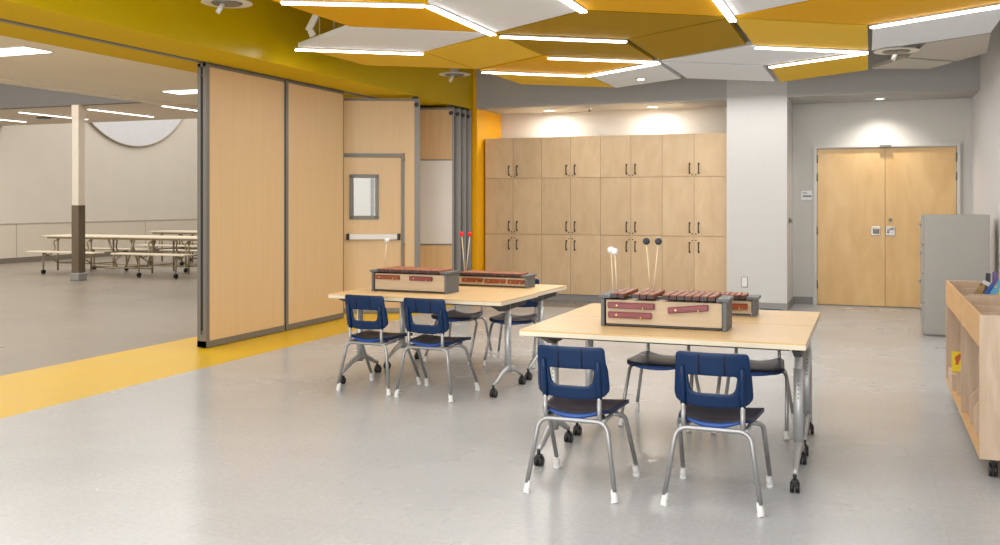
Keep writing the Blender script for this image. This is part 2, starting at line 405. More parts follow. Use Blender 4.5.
struct('wall_hall_bulkhead', MB().box(-18.5, -9.5, 13.35, 13.5, 3.15, 4.5), 'hall_bulk')
struct('ceiling_hall_band', MB().box(-18.5, -9.5, 13.5, 16.25, 3.15, 3.3), 'hall_ceiling2')
struct('wall_hall_bulkhead_far', MB().box(-18.5, -9.5, 16.25, 16.4, 3.15, 8.3), 'hall_wall')
struct('ceiling_hall_high', MB().box(-18.5, -9.5, YN, 13.35, 4.4, 4.5), 'hall_ceiling')
struct('ceiling_hall_far', MB().box(-18.7, XB0, 16.25, 25, 8.2, 8.3), 'hall_ceiling')
# round emblem on the far hall wall
cyc, czc, R = 18.75, 3.54, 1.23
cyc = 20.0
em = thing('wall_disc', 'large pale silver disc with thin dark rim on the far hall wall', 'wall disc', (-18.49, 20.55, 5.43))
MB().cyl((0, 0, 0), (.03, 0, 0), 2.5, 96).build('disc_face', 'mural', em)
ring = MB().tube([(.03, 2.52 * cos(2 * pi * i / 72), 2.52 * sin(2 * pi * i / 72)) for i in range(73)], .022, 6, cap=False)
ring.build('rim', 'hall_joint', em)
# column
co = thing('column', 'white square hall column with brushed steel lower cover', 'column', (-13.28, 13.38, 0))
MB().box(-.074, .074, -.074, .074, 1.35, 2.9).build('shaft', 'col_top', co)
MB().box(-.08, .08, -.08, .08, 2.9, 3.149).build('collar', 'hall_ceiling2', co)
MB().box(-.08, .08, -.08, .08, .12, 1.352).build('steel_cover', 'col_steel', co)
MB().box(-.105, .105, -.105, .105, 0, .14, b=.01).build('base', 'base_grey', co)
# hall lights
for i, x in enumerate((-16.9, -15.2, -13.5, -11.8)):
    t = thing('linear_light', ('leftmost thin white light strip on the hall band ceiling, cut by the photo edge',
              'long white light strip on hall ceiling, ending left of the column top',
              'long white light strip just right of the hall column top',
              'long white light strip above the bench tables nearest the wooden partition')[i], 'light', (x, 14.7, 3.15), group='thin light strips on the hall ceiling')
    MB().box(-.04, .04, -.85, .85, -.02, 0).build('housing', 'white_fix', t)
    MB().box(-.035, .035, -.84, .84, -.032, -.02).build('diffuser', 'led_hall', t)
for y, lb in ((6.6, 'recessed rectangular light in hall ceiling at the left photo edge'), (9.8, 'recessed rectangular hall ceiling light beside the partition end')):
    t = thing('ceiling_light', lb, 'light', (-7.62, y, 2.8), group='recessed hall ceiling lights')
    MB().box(-.62, .62, -.17, .17, -.012, 0).build('frame', 'white_fix', t)
    MB().box(-.6, .6, -.15, .15, -.018, -.01).build('diffuser', 'led_hall', t)
for x, y, lb in ((-15.8, 15.0, 'small dark ceiling speaker left of the hall column'), (-11.9, 15.0, 'small dark ceiling speaker right of the hall column')):
    tag(MB().cyl((0, 0, 0), (0, 0, -.03), .14, 20).build('ceiling_speaker', 'hall_bulk', loc=(x, y, 3.15)), lb, 'ceiling speaker')

# hall bench tables
def bench_table(lb, loc, rz=0):
    t = thing('bench_table', lb, 'bench table', loc, rz, 'long folding bench tables in the hall')
    for s_ in (-1, 1):
        x0, x1 = (-1.93, -.01) if s_ < 0 else (.01, 1.93)
        MB().box(x0, x1, -.38, .38, .715, .745, b=.006).build('tabletop', 'hall_top', t)
        for yy in (-.66, .66):
            a, b_ = (-1.9, -.2) if s_ < 0 else (.2, 1.9)
            MB().box(a, b_, yy - .14, yy + .14, .42, .45, b=.006).build('bench_seat', 'hall_top', t)
    MB().box(-1.85, 1.85, -.33, -.29, .68, .715).box(-1.85, 1.85, .29, .33, .68, .715).build('apron', 'hall_frame', t)
    for x in (-1.6, -.75, .75, 1.6):
        f = MB()
        f.tube(bend([(x, -.3, .70), (x, -.3, .05)], .05), .018, 8); f.tube(bend([(x, .3, .70), (x, .3, .05)], .05), .018, 8)
        for s_ in (-1, 1):
            f.tube(bend([(x, .27 * s_, .66), (x, .42 * s_, .64), (x, .36 * s_, .5), (x, .45 * s_, .38), (x, .6 * s_, .36), (x, .6 * s_, .42)], .07), .015, 8)
            f.tube(bend([(x, .66 * s_, .42), (x, .66 * s_, .1)], .05), .015, 8)
        f.tube([(x, -.3, .69), (x, .3, .69)], .016, 8); f.tube([(x, -.66, .41), (x, -.3, .2), (x, .3, .2), (x, .66, .41)], .012, 6)
        f.build('leg_frame', 'hall_frame', t)
    v = MB()
    for yy in (-.3, .3):
        v.tube([(-.1, yy, .12), (-.32, yy, .7)], .02, 8); v.tube([(.1, yy, .12), (.32, yy, .7)], .02, 8)
    v.tube([(-1.6, -.3, .2), (1.6, -.3, .2)], .012, 6); v.tube([(-.1, -.6, .14), (.1, .6, .14)], .02, 6); v.tube([(-.75, -.3, .14), (.75, -.3, .14)], .02, 6)
    v.build('folding_brace', 'hall_frame', t)
    for x in (-1.6, -.75, .75, 1.6):
        for yy in (-.66, .66):
            MB().cyl((x - .02, yy, .045), (x + .02, yy, .045), .045, 14).build('caster', 'black_pl', t)
    return t
bench_table('long folding bench table standing behind the hall column, nearer of the two', (-13.52, 15.0, 0))
bench_table('long folding bench table farther back, beyond the nearer bench table', (-13.5, 18.0, 0))

# ------------------------------------------------------------------ movable partition
def part_panel(lb, A, Bp, name='partition_panel', z0=.008, z1=2.72, th=.1, door=False, board=False, wd='panel_wood', trolley=True, near_cap=False, edge=.05, er=.015):
    A = Vector((A[0], A[1], 0)); Bp = Vector((Bp[0], Bp[1], 0)); d = Bp - A; w = d.length
    t = thing(name, lb, 'partition panel', A, math.atan2(d.y, d.x), 'wood faced panels of the folding partition')
    # local: x 0..w along the panel; room side is -y for the track panels facing +X
    h = th / 2
    zb = z0 + .06; zt = z1 - .03
    if not door and not board:
        MB().box(edge, w - er, -h, h, zb, zt).build('face', wd, t)
    elif board:
        MB().box(edge, w - er, -h, h, 2.0, zt).build('upper_face', wd, t)
        MB().box(edge, w - er, -h - .004, h, .83, 1.985).build('whiteboard', 'board', t)
        MB().box(edge, w - er, -h, h, zb, .81).build('lower_face', wd, t)
        MB().box(edge, w - er, -h - .008, h, 1.985, 2.002).box(edge, w - er, -h - .008, h, .81, .832).build('board_rail', 'alu_dark', t)
    else:
        # door opening local x a..b, top c
        a, b_, c = .15, w - .235, 1.98
        MB().box(edge, a - .045, -h, h, zb, zt).box(b_ + .045, w - er, -h, h, zb, zt).box(a - .045, b_ + .045, -h, h, c + .045, zt).build('face', wd, t)
        MB().box(a - .045, a, -h - .012, h, zb, c).box(b_, b_ + .028, -h - .012, h, zb, c).box(a - .045, b_ + .028, -h - .012, h, c, c + .045).build('door_jamb', 'alu_dark', t)
        wx0, wx1, wz0, wz1 = b_ - .64, b_ - .30, 1.205, 1.745
        lf = MB(); y0, y1 = -h + .002, h - .01
        lf.box(a + .005, wx0, y0, y1, .02, c - .006); lf.box(wx1, b_ - .005, y0, y1, .02, c - .006)
        lf.box(wx0, wx1, y0, y1, .02, wz0); lf.box(wx0, wx1, y0, y1, wz1, c - .006)
        leaf = lf.build('door_leaf', wd, t)
        q = .045
        MB().box(wx0 - .015, wx1 + .015, -h - .012, h - .004, wz1 - q + .015, wz1 + .015).box(wx0 - .015, wx1 + .015, -h - .012, h - .004, wz0 - .015, wz0 + q - .015)\
            .box(wx0 - .015, wx0 + q - .015, -h - .012, h - .004, wz0, wz1).box(wx1 - q + .015, wx1 + .015, -h - .012, h - .004, wz0, wz1).build('window_frame', 'alu_dark', leaf)
        MB().box(wx0 + .02, wx1 - .02, -.003, .003, wz0 + .02, wz1 - .02).build('window_pane', 'glass', leaf)
        bar = MB().box(b_ - .655, b_ - .05, -h - .055, -h + .002, .935, 1.005, b=.008).build('push_bar', 'white_pl', leaf)
        MB().box(b_ - .69, b_ - .655, -h - .06, -h + .002, .93, 1.01, b=.006).build('bar_end_cap', 'black_pl', leaf)
        MB().box(b_ - .05, b_ - .015, -h - .06, -h + .002, .93, 1.01, b=.006).build('bar_end_cap', 'black_pl', leaf)
    MB().box(0, w, -h - .004, h + .004, z0, zb).build('bottom_seal', 'alu', t)
    MB().box(0, w, -h + .004, h - .004, zt, z1).build('top_seal', 'alu_dark', t)
    for x0, x1 in ((0, edge), (w - er, w)):
        MB().box(x0, x1, -h - .003, -h * .28, z0, z1).box(x0, x1, h * .28, h + .003, z0, z1).box(x0 + (.012 if x0 == 0 else 0), x1 - (.004 if x0 else 0), -h * .28, h * .28, z0 + .12, z1 - .1)\
            .box(x0, x1, -h * .28, h * .28, z0, z0 + .12).build('edge_profile', 'alu', t)
    MB().box(-.001 if near_cap else w - .006, .012 if near_cap else w + .0012, -h * .24, h * .24, z0 + .16, z1 - .12).build('edge_groove', 'seal', t)
    if trolley and z1 < 2.74:
        MB().cyl((w - .045, -h - .012, z1 - .075), (w - .045, -h + .01, z1 - .075), .03, 14).build('guide_wheel', 'black_pl', t)
    if trolley:
        MB().box(w - .1, w - .02, -.03, .03, z1, ZS - .013).build('trolley', 'black_pl', t)
    return t
part_panel('wood partition panel at the open end of the folding wall, grey end cap facing the hall', (-6.01, 7.6), (-6.01, 8.93), near_cap=True, z1=2.745)
part_panel('second wood partition panel, between the end panel and the panel with the door', (-6.01, 8.95), (-6.01, 10.19), z1=2.745)
part_panel('angled partition panel with a wooden pass door, window and push bar', (-6.62, 10.47), (-5.355, 11.06), door=True, er=.07)
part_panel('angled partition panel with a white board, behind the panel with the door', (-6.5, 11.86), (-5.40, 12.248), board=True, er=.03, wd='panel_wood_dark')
for i, lb in enumerate(('folded partition panel edge next to the white board panel', 'middle folded partition panel edge in the grey stack', 'rearmost folded partition panel edge, nearest the orange wall')):
    dx = .0; dy = .19 * (i + 1)
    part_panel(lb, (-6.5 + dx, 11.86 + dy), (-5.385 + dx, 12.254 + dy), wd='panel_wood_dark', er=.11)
# bolts strip on the stacked edges are small latches
# ------------------------------------------------------------------ storage cabinets
CW = .8775
def cabinet(lb, x0):
    t = thing('storage_cabinet', lb, 'cabinet', (x0 + CW / 2, 13.19, 0), 0, 'tall birch storage cabinets along the back wall')
    w = CW / 2
    MB().box(-w + .001, w - .001, 0, .6, .09, 2.345).build('carcass', 'cab_wood', t)
    MB().box(-w, w, .0, .56, 0, .09).build('plinth', 'base_grey', t)
    for (z0, z1, hz) in ((.092, .938, .79), (.946, 1.752, 1.06), (1.76, 2.345, 1.87)):
        for s_ in (-1, 1):
            a, b_ = (-w + .002, -.002) if s_ < 0 else (.002, w - .002)
            d = MB().box(a, b_, -.02, 0, z0, z1).build('cabinet_door', 'cab_wood', t)
            hx = s_ * .062
            h = MB().tube(bend([(hx, -.02, hz - .06), (hx, -.05, hz - .06), (hx, -.05, hz + .06), (hx, -.02, hz + .06)], .012), .007, 8)
            h.box(hx - .011, hx + .011, -.026, -.02, hz - .075, hz - .05).box(hx - .011, hx + .011, -.026, -.02, hz + .05, hz + .075)
            h.build('handle', 'handle_dark', d)
            lz = hz + (.095 if hz < .9 else -.085)
            MB().cyl((s_ * .025, -.02, lz), (s_ * .025, -.027, lz), .009, 10).build('lock', 'handle_dark', d)
    return t
for i, lb in enumerate(('leftmost tall birch cabinet, beside the orange wall', 'second tall birch cabinet from the orange wall',
                        'third tall birch cabinet from the orange wall', 'rightmost tall birch cabinet, beside the white block pillar')):
    cabinet(lb, -5.31 + CW * i)

# small wall fittings
ol = thing('wall_outlet', 'white outlet plate with dark outline low on the white pillar', 'outlet', (-1.535, YF, .36))
MB().box(-.042, .042, -.006, 0, -.07, .07).build('backplate', 'base_grey', ol)
MB().box(-.034, .034, -.012, -.006, -.062, .062, b=.003).build('cover_plate', 'white_pl', ol)
sg = thing('room_sign', 'small pale room sign plate on the wall left of the double doors', 'sign', (-.815, YB, 1.5))
MB().box(-.075, .075, -.012, 0, -.065, .065, b=.003).build('plate', 'sign', sg)
tx = MB()
for k in range(4): tx.box(-.055 + k * .016, -.044 + k * .016, -.0135, -.012, .028, .04)
for k in range(6): tx.box(-.05 + k * .019, -.035 + k * .019, -.0135, -.012, -.022, .002)
tx.build('lettering', 'lettering', sg)
kn = thing('door_holder', 'small round metal door holder on the pillar side beside the alcove', 'door holder', (-1.003, 13.2, 1.165))
MB().cyl((0, 0, 0), (.015, 0, 0), .04, 20).build('plate', 'alu_dark', kn)
MB().cyl((.015, 0, 0), (.05, 0, 0), .02, 16, r1=.03).build('knob', 'chrome', kn)
# downlights
def downlight(x, y, lb, r=.07, power=10, size=2.3, wash=True):
    t = thing('downlight', lb, 'light', (x, y, ZS), group=None)
    MB().tube([(r * 1.25 * cos(2 * pi * i / 32), r * 1.25 * sin(2 * pi * i / 32), -.004) for i in range(33)], .008, 6, cap=False).build('trim_ring', 'white_fix', t)
    MB().cyl((0, 0, 0), (0, 0, -.005), r, 24).build('lens', 'lamp', t)
    if wash:
        ld = bpy.data.lights.new('downlight_beam', 'AREA'); ld.shape = 'DISK'; ld.size = .16; ld.energy = power
    else:
        ld = bpy.data.lights.new('downlight_beam', 'SPOT'); ld.energy = power; ld.spot_size = size; ld.spot_blend = .8; ld.shadow_soft_size = .05
    ld.color = (1, .96, .9)
    lo = bpy.data.objects.new('downlight_beam', ld); COL.objects.link(lo); lo.parent = t; lo.location = (0, 0, -.03)
downlight(-4.42, 13.5, 'recessed downlight above the left cabinets')
downlight(-2.88, 13.5, 'recessed downlight above the right cabinets')
downlight(.12, 13.5, 'recessed downlight above the double doors', r=.05, power=40, size=2.3, wash=False)
sp_ = thing('sprinkler', 'small white sprinkler head under the soffit above the cabinets', 'sprinkler', (-3.78, 13.4, ZS + .002))
MB().cyl((0, 0, 0), (0, 0, -.012), .035, 16).build('escutcheon', 'white_fix', sp_)
MB().cyl((0, 0, -.012), (0, 0, -.05), .01, 10).cyl((0, 0, -.05), (0, 0, -.055), .02, 12).build('head', 'alu_dark', sp_)

# ------------------------------------------------------------------ ceiling panels
x = [-5.15, -4.13, -3.10, -2.07, -1.04, -.01, 1.0]
ZP = 2.90
PAN = [
 ('p_orange', [(x[1], 5.85), (x[1], 7.16), (x[2], 7.86), (x[2], 6.50)], 'orange rhombus ceiling panel touching the top photo edge, left of the big white one'),
 ('p_white', [(x[2], 6.50), (x[2], 7.88), (x[3], 7.19), (x[3], 5.82)], 'largest white rhombus ceiling panel, at the top of the photo between two light strips'),
 ('p_white', [(x[0], 7.92), (x[1], 7.18), (x[2], 7.90), (x[1], 8.62)], 'leftmost white rhombus ceiling panel, with a light strip on its lower edge'),
 ('p_gold', [(x[0], 7.96), (x[0], 9.24), (x[1], 9.94), (x[1], 8.63)], 'pale gold ceiling panel under the leftmost white panel, nearest the gold beam'),
 ('p_gold', [(x[1], 8.63), (x[2], 7.95), (x[2], 9.25), (x[1], 9.96)], 'pale gold ceiling panel just right of the leftmost white and gold pair'),
 ('p_dark', [(x[2], 7.91), (x[3], 7.21), (x[4], 7.89), (x[3], 8.62)], 'ochre ceiling panel just below the upper middle orange panel, above a light strip'),
 ('p_dark', [(x[2], 7.97), (x[3], 8.68), (x[3], 10.02), (x[2], 9.26)], 'ochre ceiling panel lying between two parallel light strips'),
 ('p_orange', [(x[1], 10.0), (x[2], 9.29), (x[3], 10.05), (x[2], 10.84)], 'orange ceiling panel framed below by a bent pair of light strips'),
 ('p_gold', [(x[1], 10.06), (x[1], 11.46), (x[2], 12.2), (x[2], 10.92)], 'gold ceiling panel at the far edge above the left cabinets'),
 ('p_white', [(x[2], 10.92), (x[3], 10.14), (x[3], 11.6), (x[2], 12.25)], 'white far-edge ceiling panel above the middle cabinets, right of a gold one'),
 ('p_orange', [(x[3], 7.19), (x[4], 7.87), (x[4], 6.55), (x[3], 5.85)], 'orange ceiling panel at top centre of the photo, right of the big white one'),
 ('p_dark', [(x[3], 8.64), (x[4], 7.95), (x[4], 9.33), (x[3], 10.03)], 'ochre ceiling panel left of the dark gap in the centre'),
 ('p_white', [(x[3], 10.07), (x[4], 9.36), (x[5], 10.1), (x[4], 10.8)], 'white ceiling panel pointing into the sharp corner of two light strips'),
 ('p_white', [(x[3], 10.11), (x[4], 10.83), (x[4], 12.31), (x[3], 11.61)], 'white far-edge ceiling panel in front of the block pillar top'),
 ('p_gold', [(x[5], 10.2), (x[4], 10.93), (x[4], 12.39), (x[5], 11.61)], 'gold far-edge ceiling panel hanging left of the double doors'),
 ('p_gold', [(x[4], 7.95), (x[5], 8.68), (x[5], 10.08), (x[4], 9.37)], 'pale gold ceiling panel at right, above the sharp corner of light strips'),
 ('p_orange', [(x[4], 7.89), (x[5], 7.20), (x[6], 7.98), (x[5], 8.66)], 'orange ceiling panel at the right top, edged by the rightmost light strip'),
 ('p_white', [(x[4], 7.86), (x[5], 7.17), (x[5], 5.85), (x[4], 6.50)], 'small visible tip of a white ceiling panel at top right of the centre strip'),
 ('p_white', [(x[5] + .02, 8.74), (x[6], 8.06), (x[6], 9.44), (x[5] + .02, 10.13)], 'rightmost white ceiling panel, under the rightmost light strip'),
 ('p_shaded', [(.49, 9.83), (1.0, 9.48), (1.10, 10.71), (.86, 11.22), (.35, 10.72)], 'shaded grey ceiling panel beside the round diffuser near the right wall'),
 ('p_shaded', [(.33, 10.79), (.84, 11.28), (.63, 11.77), (.01, 11.52)], 'small shaded grey ceiling panel behind the round diffuser'),
]
def shrink(poly, d):
    n = len(poly)
    cx = sum(p[0] for p in poly) / n; cy = sum(p[1] for p in poly) / n
    out = []
    for px, py in poly:
        v = Vector((px - cx, py - cy)); L_ = v.length; v *= (L_ - d) / L_; out.append((v.x, v.y))
    return cx, cy, out
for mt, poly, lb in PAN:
    if mt != 'p_shaded':
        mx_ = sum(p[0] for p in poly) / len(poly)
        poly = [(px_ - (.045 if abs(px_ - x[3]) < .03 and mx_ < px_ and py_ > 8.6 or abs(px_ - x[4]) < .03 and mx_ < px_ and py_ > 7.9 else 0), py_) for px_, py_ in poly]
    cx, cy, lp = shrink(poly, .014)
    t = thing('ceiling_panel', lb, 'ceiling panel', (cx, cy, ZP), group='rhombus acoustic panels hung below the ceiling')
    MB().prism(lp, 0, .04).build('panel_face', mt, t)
    h = MB()
    for q in range(len(lp)): h.cyl((lp[q][0] * .6, lp[q][1] * .6, .04), (lp[q][0] * .6, lp[q][1] * .6, ZC - ZP), .004, 6)
    h.build('hanger_wires', 'steel', t)
LED = [
 ((x[1] + .04, 6.03), (x[2], 6.54), 'light strip along the top left edge of the photo'),
 ((x[2], 6.53), (x[2], 7.9), 'slanting light strip left of the big white ceiling panel'),
 ((x[0] - .06, 7.93), (x[1], 8.66), 'leftmost ceiling light strip, below the leftmost white panel'),
 ((x[2], 7.97), (x[3], 8.67), 'light strip between the two stacked ochre panels'),
 ((x[2] - .0, 9.34), (x[3], 10.06), 'light strip between the ochre panel and the orange panel in the middle'),
 ((x[1], 10.08), (x[2], 10.86), 'light strip under the middle orange panel, left half of the bend'),
 ((x[2], 10.87), (x[3], 10.09), 'light strip slanting up to the right above the far white panel'),
 ((x[3], 5.9), (x[3], 7.2), 'short slanting light strip right of the big white ceiling panel'),
 ((x[4], 6.6), (x[4], 8.0), 'slanting light strip at top right of the centre, ending at the dark gap'),
 ((x[4], 9.4), (x[5], 10.14), 'upper light strip of the sharp corner under the pale gold panel'),
 ((x[5], 10.16), (x[4], 10.86), 'lower light strip of the sharp corner above the far gold panel'),
 ((x[5], 8.70), (x[6], 8.03), 'rightmost light strip, between an orange and a white panel'),
]
for a, b_, lb in LED:
    A = Vector(a); B_ = Vector(b_); d = B_ - A; w = d.length
    t = thing('linear_light', lb, 'light', ((A.x + B_.x) / 2, (A.y + B_.y) / 2, ZP - .014), math.atan2(d.y, d.x), 'light strips between the ceiling panels')
    hz_ = MB().box(-w / 2 + .03, w / 2 - .03, -.03, .03, .0, .012)
    for q in (-.3, .3): hz_.cyl((w * q, 0, .01), (w * q, 0, ZC - ZP + .014), .004, 6)
    hz_.build('housing', 'white_fix', t)
    MB().box(-w / 2 + .03, w / 2 - .03, -.027, -.006, -.012, 0).box(-w / 2 + .03, w / 2 - .03, .006, .027, -.012, 0).build('diffuser', 'led', t)
# dark gap between centre panels
def diffuser(x_, y_, z_, r, lb):
    t = thing('ceiling_diffuser', lb, 'diffuser', (x_, y_, z_))
    prof = [(r, .0), (r * .98, .02), (r * .8, .03)]
    vs = []; n = 40
    f = MB()
    f.cyl((0, 0, .0), (0, 0, .012), r, n, r1=r * .96); f.build('outer_dish', 'white_fix', t)
    MB().cyl((0, 0, -.012), (0, 0, 0), r * .55, n, r1=r * .62).build('inner_dish', 'alu', t)
    MB().cyl((0, .0, .012), (0, .0, ZC - z_), r * .3, 20).build('duct_neck', 'white_fix', t)
    MB().cyl((.0, -.05, -.012), (-.03, -.08, -.09), .02, 10).build('sensor', 'white_fix', t)
diffuser(-4.80, 6.38, 3.0, .20, 'round white ceiling diffuser cut by the top photo edge, over the gold beam')
diffuser(-4.78, 10.85, 2.98, .2, 'round ceiling diffuser just left of the grey soffit, over the door panel')
diffuser(.24, 10.15, 2.882, .21, 'round ceiling diffuser behind the rightmost white ceiling panel')
br = thing('ceiling_bracket', 'white angled bracket hanging beside the orange panel near the gold beam', 'bracket', (-4.72, 7.5, 3.02))
MB().box(-.03, .03, -.01, .01, -.07, .2, T=Matrix.Rotation(radians(32), 4, 'Y')).box(.05, .2, -.01, .01, .14, ZC - 3.02).build('arm', 'white_fix', br)
MB().box(-.06, .0, -.012, .012, -.1, -.05, T=Matrix.Rotation(radians(-25), 4, 'Y')).build('foot', 'white_fix', br)

sn = thing('panel_downlight', 'tiny round recessed light on the far white ceiling panel above the cabinets', 'sensor', (-2.58, 11.42, ZP))
MB().cyl((0, 0, 0), (0, 0, -.01), .07, 24, r1=.06).build('rim', 'white_fix', sn)
MB().cyl((0, 0, -.01), (0, 0, -.016), .04, 20).build('lens', 'lamp', sn)  # small recessed light, so the lens glows
# ------------------------------------------------------------------ tables
def table(lb, loc, zt, rz=0, foot=.27, W=1.48, D=.725, off=0.0, lx=0.0):
    t = thing('folding_table', lb, 'table', loc, rz, 'maple topped tables on grey wheeled legs')
    w, d = W / 2, D / 2
    MB().box(-w + .001, w - .001, -d + .001, d - .001, zt - .009, zt).build('tabletop', 'table_wood', t)
    MB().box(-w, w, -d, d, zt - .033, zt - .009, b=.002).build('edge_band', 'table_edge', t)
    MB().box(-w + .08, w - .08, -d + .05, -d + .08, zt - .045, zt - .033).box(-w + .08, w - .08, d - .08, d - .05, zt - .045, zt - .033).build('under_frame', 'bracket', t)
    for s_ in (-1, 1):
        X = s_ * (w - .085) + lx
        brk = [(-d + .04, zt - .03), (d - .06, zt - .03), (d - .1, zt - .08), (-d + .2, zt - .095), (-d + .05, zt - .045)]
        T = Matrix(((0, 0, 1, X - .02), (1, 0, 0, 0), (0, 1, 0, 0), (0, 0, 0, 1)))
        MB().prism(brk, 0, .04, T=T).build('tilt_bracket', 'bracket', t)
        leg = MB(); leg.cyl((X, off, zt - .05), (X, off, .3), .0205, 20); leg.cyl((X, off, .56), (X, off, .14), .0255, 20)
        lo = leg.build('leg', 'silver', t)
        hh = MB()
        for k in range(5):
            z = .50 - k * .022
            hh.cyl((X, off - .0262, z), (X, off - .024, z), .0035, 8); hh.cyl((X + s_ * .024, off, z), (X + s_ * .0262, off, z), .0035, 8)
        hh.build('adjustment_holes', 'seal', lo)
        pts = [(X, off - foot, .085), (X, off - foot * .8, .105), (X, off - foot * .45, .15), (X, off, .178), (X, off + foot * .45, .15), (X, off + foot * .8, .105), (X, off + foot, .085)]
        MB().tube(pts, [.013, .016, .02, .024, .02, .016, .013], 12).build('foot', 'silver', t)
        for q in (-1, 1):
            yy = off + q * foot
            c = MB(); c.cyl((X - .022, yy + .008, .026), (X - .003, yy + .008, .026), .026, 20); c.cyl((X + .003, yy + .008, .026), (X + .022, yy + .008, .026), .026, 20)
            c.box(X - .018, X + .018, yy - .014, yy + .028, .032, .064, b=.007); c.cyl((X, yy, .06), (X, yy, .09), .009, 10)
            c.build('caster', 'black_pl', t)
    return t
table('maple table in the right group, nearer half holding the largest xylophone', (-1.03, 5.245, 0), .72, off=-.12, lx=.035)
table('maple table in the right group, farther half pushed against the nearer one', (-1.03, 5.975, 0), .72, off=-.13, lx=.035)
R1 = radians(-2.6)
table('maple table in the left group, nearer half holding the long xylophone', (-3.165, 6.78, 0), .70, R1, W=1.46, off=-.04)
table('maple table in the left group, farther half holding the small xylophone', (-3.155, 7.51, 0), .70, R1, W=1.46, off=-.04)

# ------------------------------------------------------------------ chairs
def roundpoly(corners, radii, nc=7, ne=6):
    n = len(corners); out = []
    P_ = [Vector(c) for c in corners]
    segs = []
    for i in range(n):
        a, b_, c = P_[i - 1], P_[i], P_[(i + 1) % n]
        d1 = (a - b_).normalized(); d2 = (c - b_).normalized(); r = radii[i]
        p0 = b_ + d1 * r; p1 = b_ + d2 * r
        segs.append([p0 * (1 - k / nc) ** 2 + b_ * (2 * (k / nc) * (1 - k / nc)) + p1 * (k / nc) ** 2 for k in range(nc + 1)])
    for i in range(n):
        out += segs[i]; a = segs[i][-1]; b_ = segs[(i + 1) % n][0]
        out += [a + (b_ - a) * (k / ne) for k in range(1, ne)]
    return out
def make_chair(lb):
    t = thing('school_chair', lb, 'chair', (0, 0, 0), 0, 'navy school chairs at the maple tables')
    # backrest shell with a hand opening
    def bk(p):
        u, v = p[0], p[1]
        lean = -.205 - (v - .50) * .17
        y = lean + .9 * u * u + (.012 if abs(u) > .17 else 0)
        return Vector((u, y, v))
    outer = roundpoly([(-.178, .484), (.178, .484), (.164, .722), (-.164, .722)], [.05, .05, .02, .02])
    outer = [Vector((p[0], p[1] - (.018 * (1 - (p[0] / .178) ** 2) if p[1] < .515 else 0))) for p in outer]
    inner = roundpoly([(-.100, .530), (.100, .530), (.114, .616), (-.114, .616)], [.035, .035, .018, .018])
    n = len(outer); vs = []; K = 5
    for k in range(K + 1):
        f = k / K
        for a, b_ in zip(outer, inner): vs.append(bk(a * (1 - f) + b_ * f))
    fs = [(k * n + i, k * n + (i + 1) % n, (k + 1) * n + (i + 1) % n, (k + 1) * n + i) for k in range(K) for i in range(n)]
    mb = MB().add(vs, fs, True)
    o = mb.build('backrest', 'blue', t)
    sd = o.modifiers.new('s', 'SOLIDIFY'); sd.thickness = .018; sd.offset = 0
    bv = o.modifiers.new('b', 'BEVEL'); bv.width = .004; bv.segments = 2; bv.limit_method = 'ANGLE'; bv.angle_limit = radians(50)
    for u in (-.058, .058):
        MB().tube([bk((u, v)) + Vector((0, -.009, 0)) for v in (.62, .65, .68, .716)], .0035, 6).build('moulded_rib', 'blue_top', o)
    for s_ in (-1, 1):
        rb = MB(); rb.tube([bk((s_ * .135, v)) + Vector((0, -.013, 0)) for v in (.470, .515, .565, .615, .655)], [.014, .014, .0135, .013, .009], 12)
        rb.build('post_sleeve', 'blue', o)
    # seat
    oc = roundpoly([(-.165, -.185), (.165, -.185), (.2, .205), (-.2, .205)], [.06, .06, .07, .07])
    vs = []; K = 8; cen = Vector((0, .02)); n = len(oc)
    def zz(p):
        u, v = p[0], p[1]
        z = .402 + .22 * u * u
        if v > .13: z -= 2.6 * (v - .13) ** 2
        if v < -.08: z += 1.3 * (v + .08) ** 2 - .020 * max(0, 1 - (u / .13) ** 2) * ((-.08 - v) / .1)
        z -= .010 * math.exp(-((u / .12) ** 2 + ((v + .03) / .12) ** 2))
        return z
    vs.append(Vector((cen[0], cen[1], zz(cen))))
    for k in range(1, K + 1):
        for p in oc:
            q = cen + (p - cen) * (k / K); vs.append(Vector((q[0], q[1], zz(q))))
    fs = [(0, 1 + i, 1 + (i + 1) % n) for i in range(n)]
    for k in range(K - 1):
        for i in range(n):
            a = 1 + k * n + i; b_ = 1 + k * n + (i + 1) % n; fs.append((a, a + n, b_ + n, b_))
    o = MB().add(vs, fs, True).build('seat', ['blue_top', 'blue'], t)
    sd = o.modifiers.new('s', 'SOLIDIFY'); sd.thickness = .018; sd.offset = -1; sd.material_offset = 1; sd.material_offset_rim = 1
    sh = MB().sphere((0, -.002, .388), 1, 28, 14, (.142, .192, .036)); sh.v = [(a_, b_ - (.0 if b_ > 0 else 0), min(c_, .383)) for a_, b_, c_ in sh.v]
    sh.build('seat_shell', 'blue_rim', t)
    for v0, sg in ((-.186, -1), (.207, 1)):
        us = [k / 8 * .125 for k in range(-8, 9)]
        MB().tube([(u, v0 - (.001 * sg), zz((u, v0)) - .015) for u in us], [.003 + .0095 * (1 - (u / .125) ** 2) for u in us], 10).build('seat_lip', 'blue_rim', t)
    # steel frame
    r = .0115
    f = MB()
    f.tube(bend([(-.217, -.232, .05), (-.168, -.19, .362), (.168, -.19, .362), (.217, -.232, .05)], .055, 8), r, 12)
    f.tube(bend([(-.15, -.19, .362), (-.15, .12, .368), (-.05, .15, .368), (.05, .15, .368), (.15, .12, .368), (.15, -.19, .362)], .05, 6), r * .85, 10)
    f.build('seat_frame', 'steel', t)
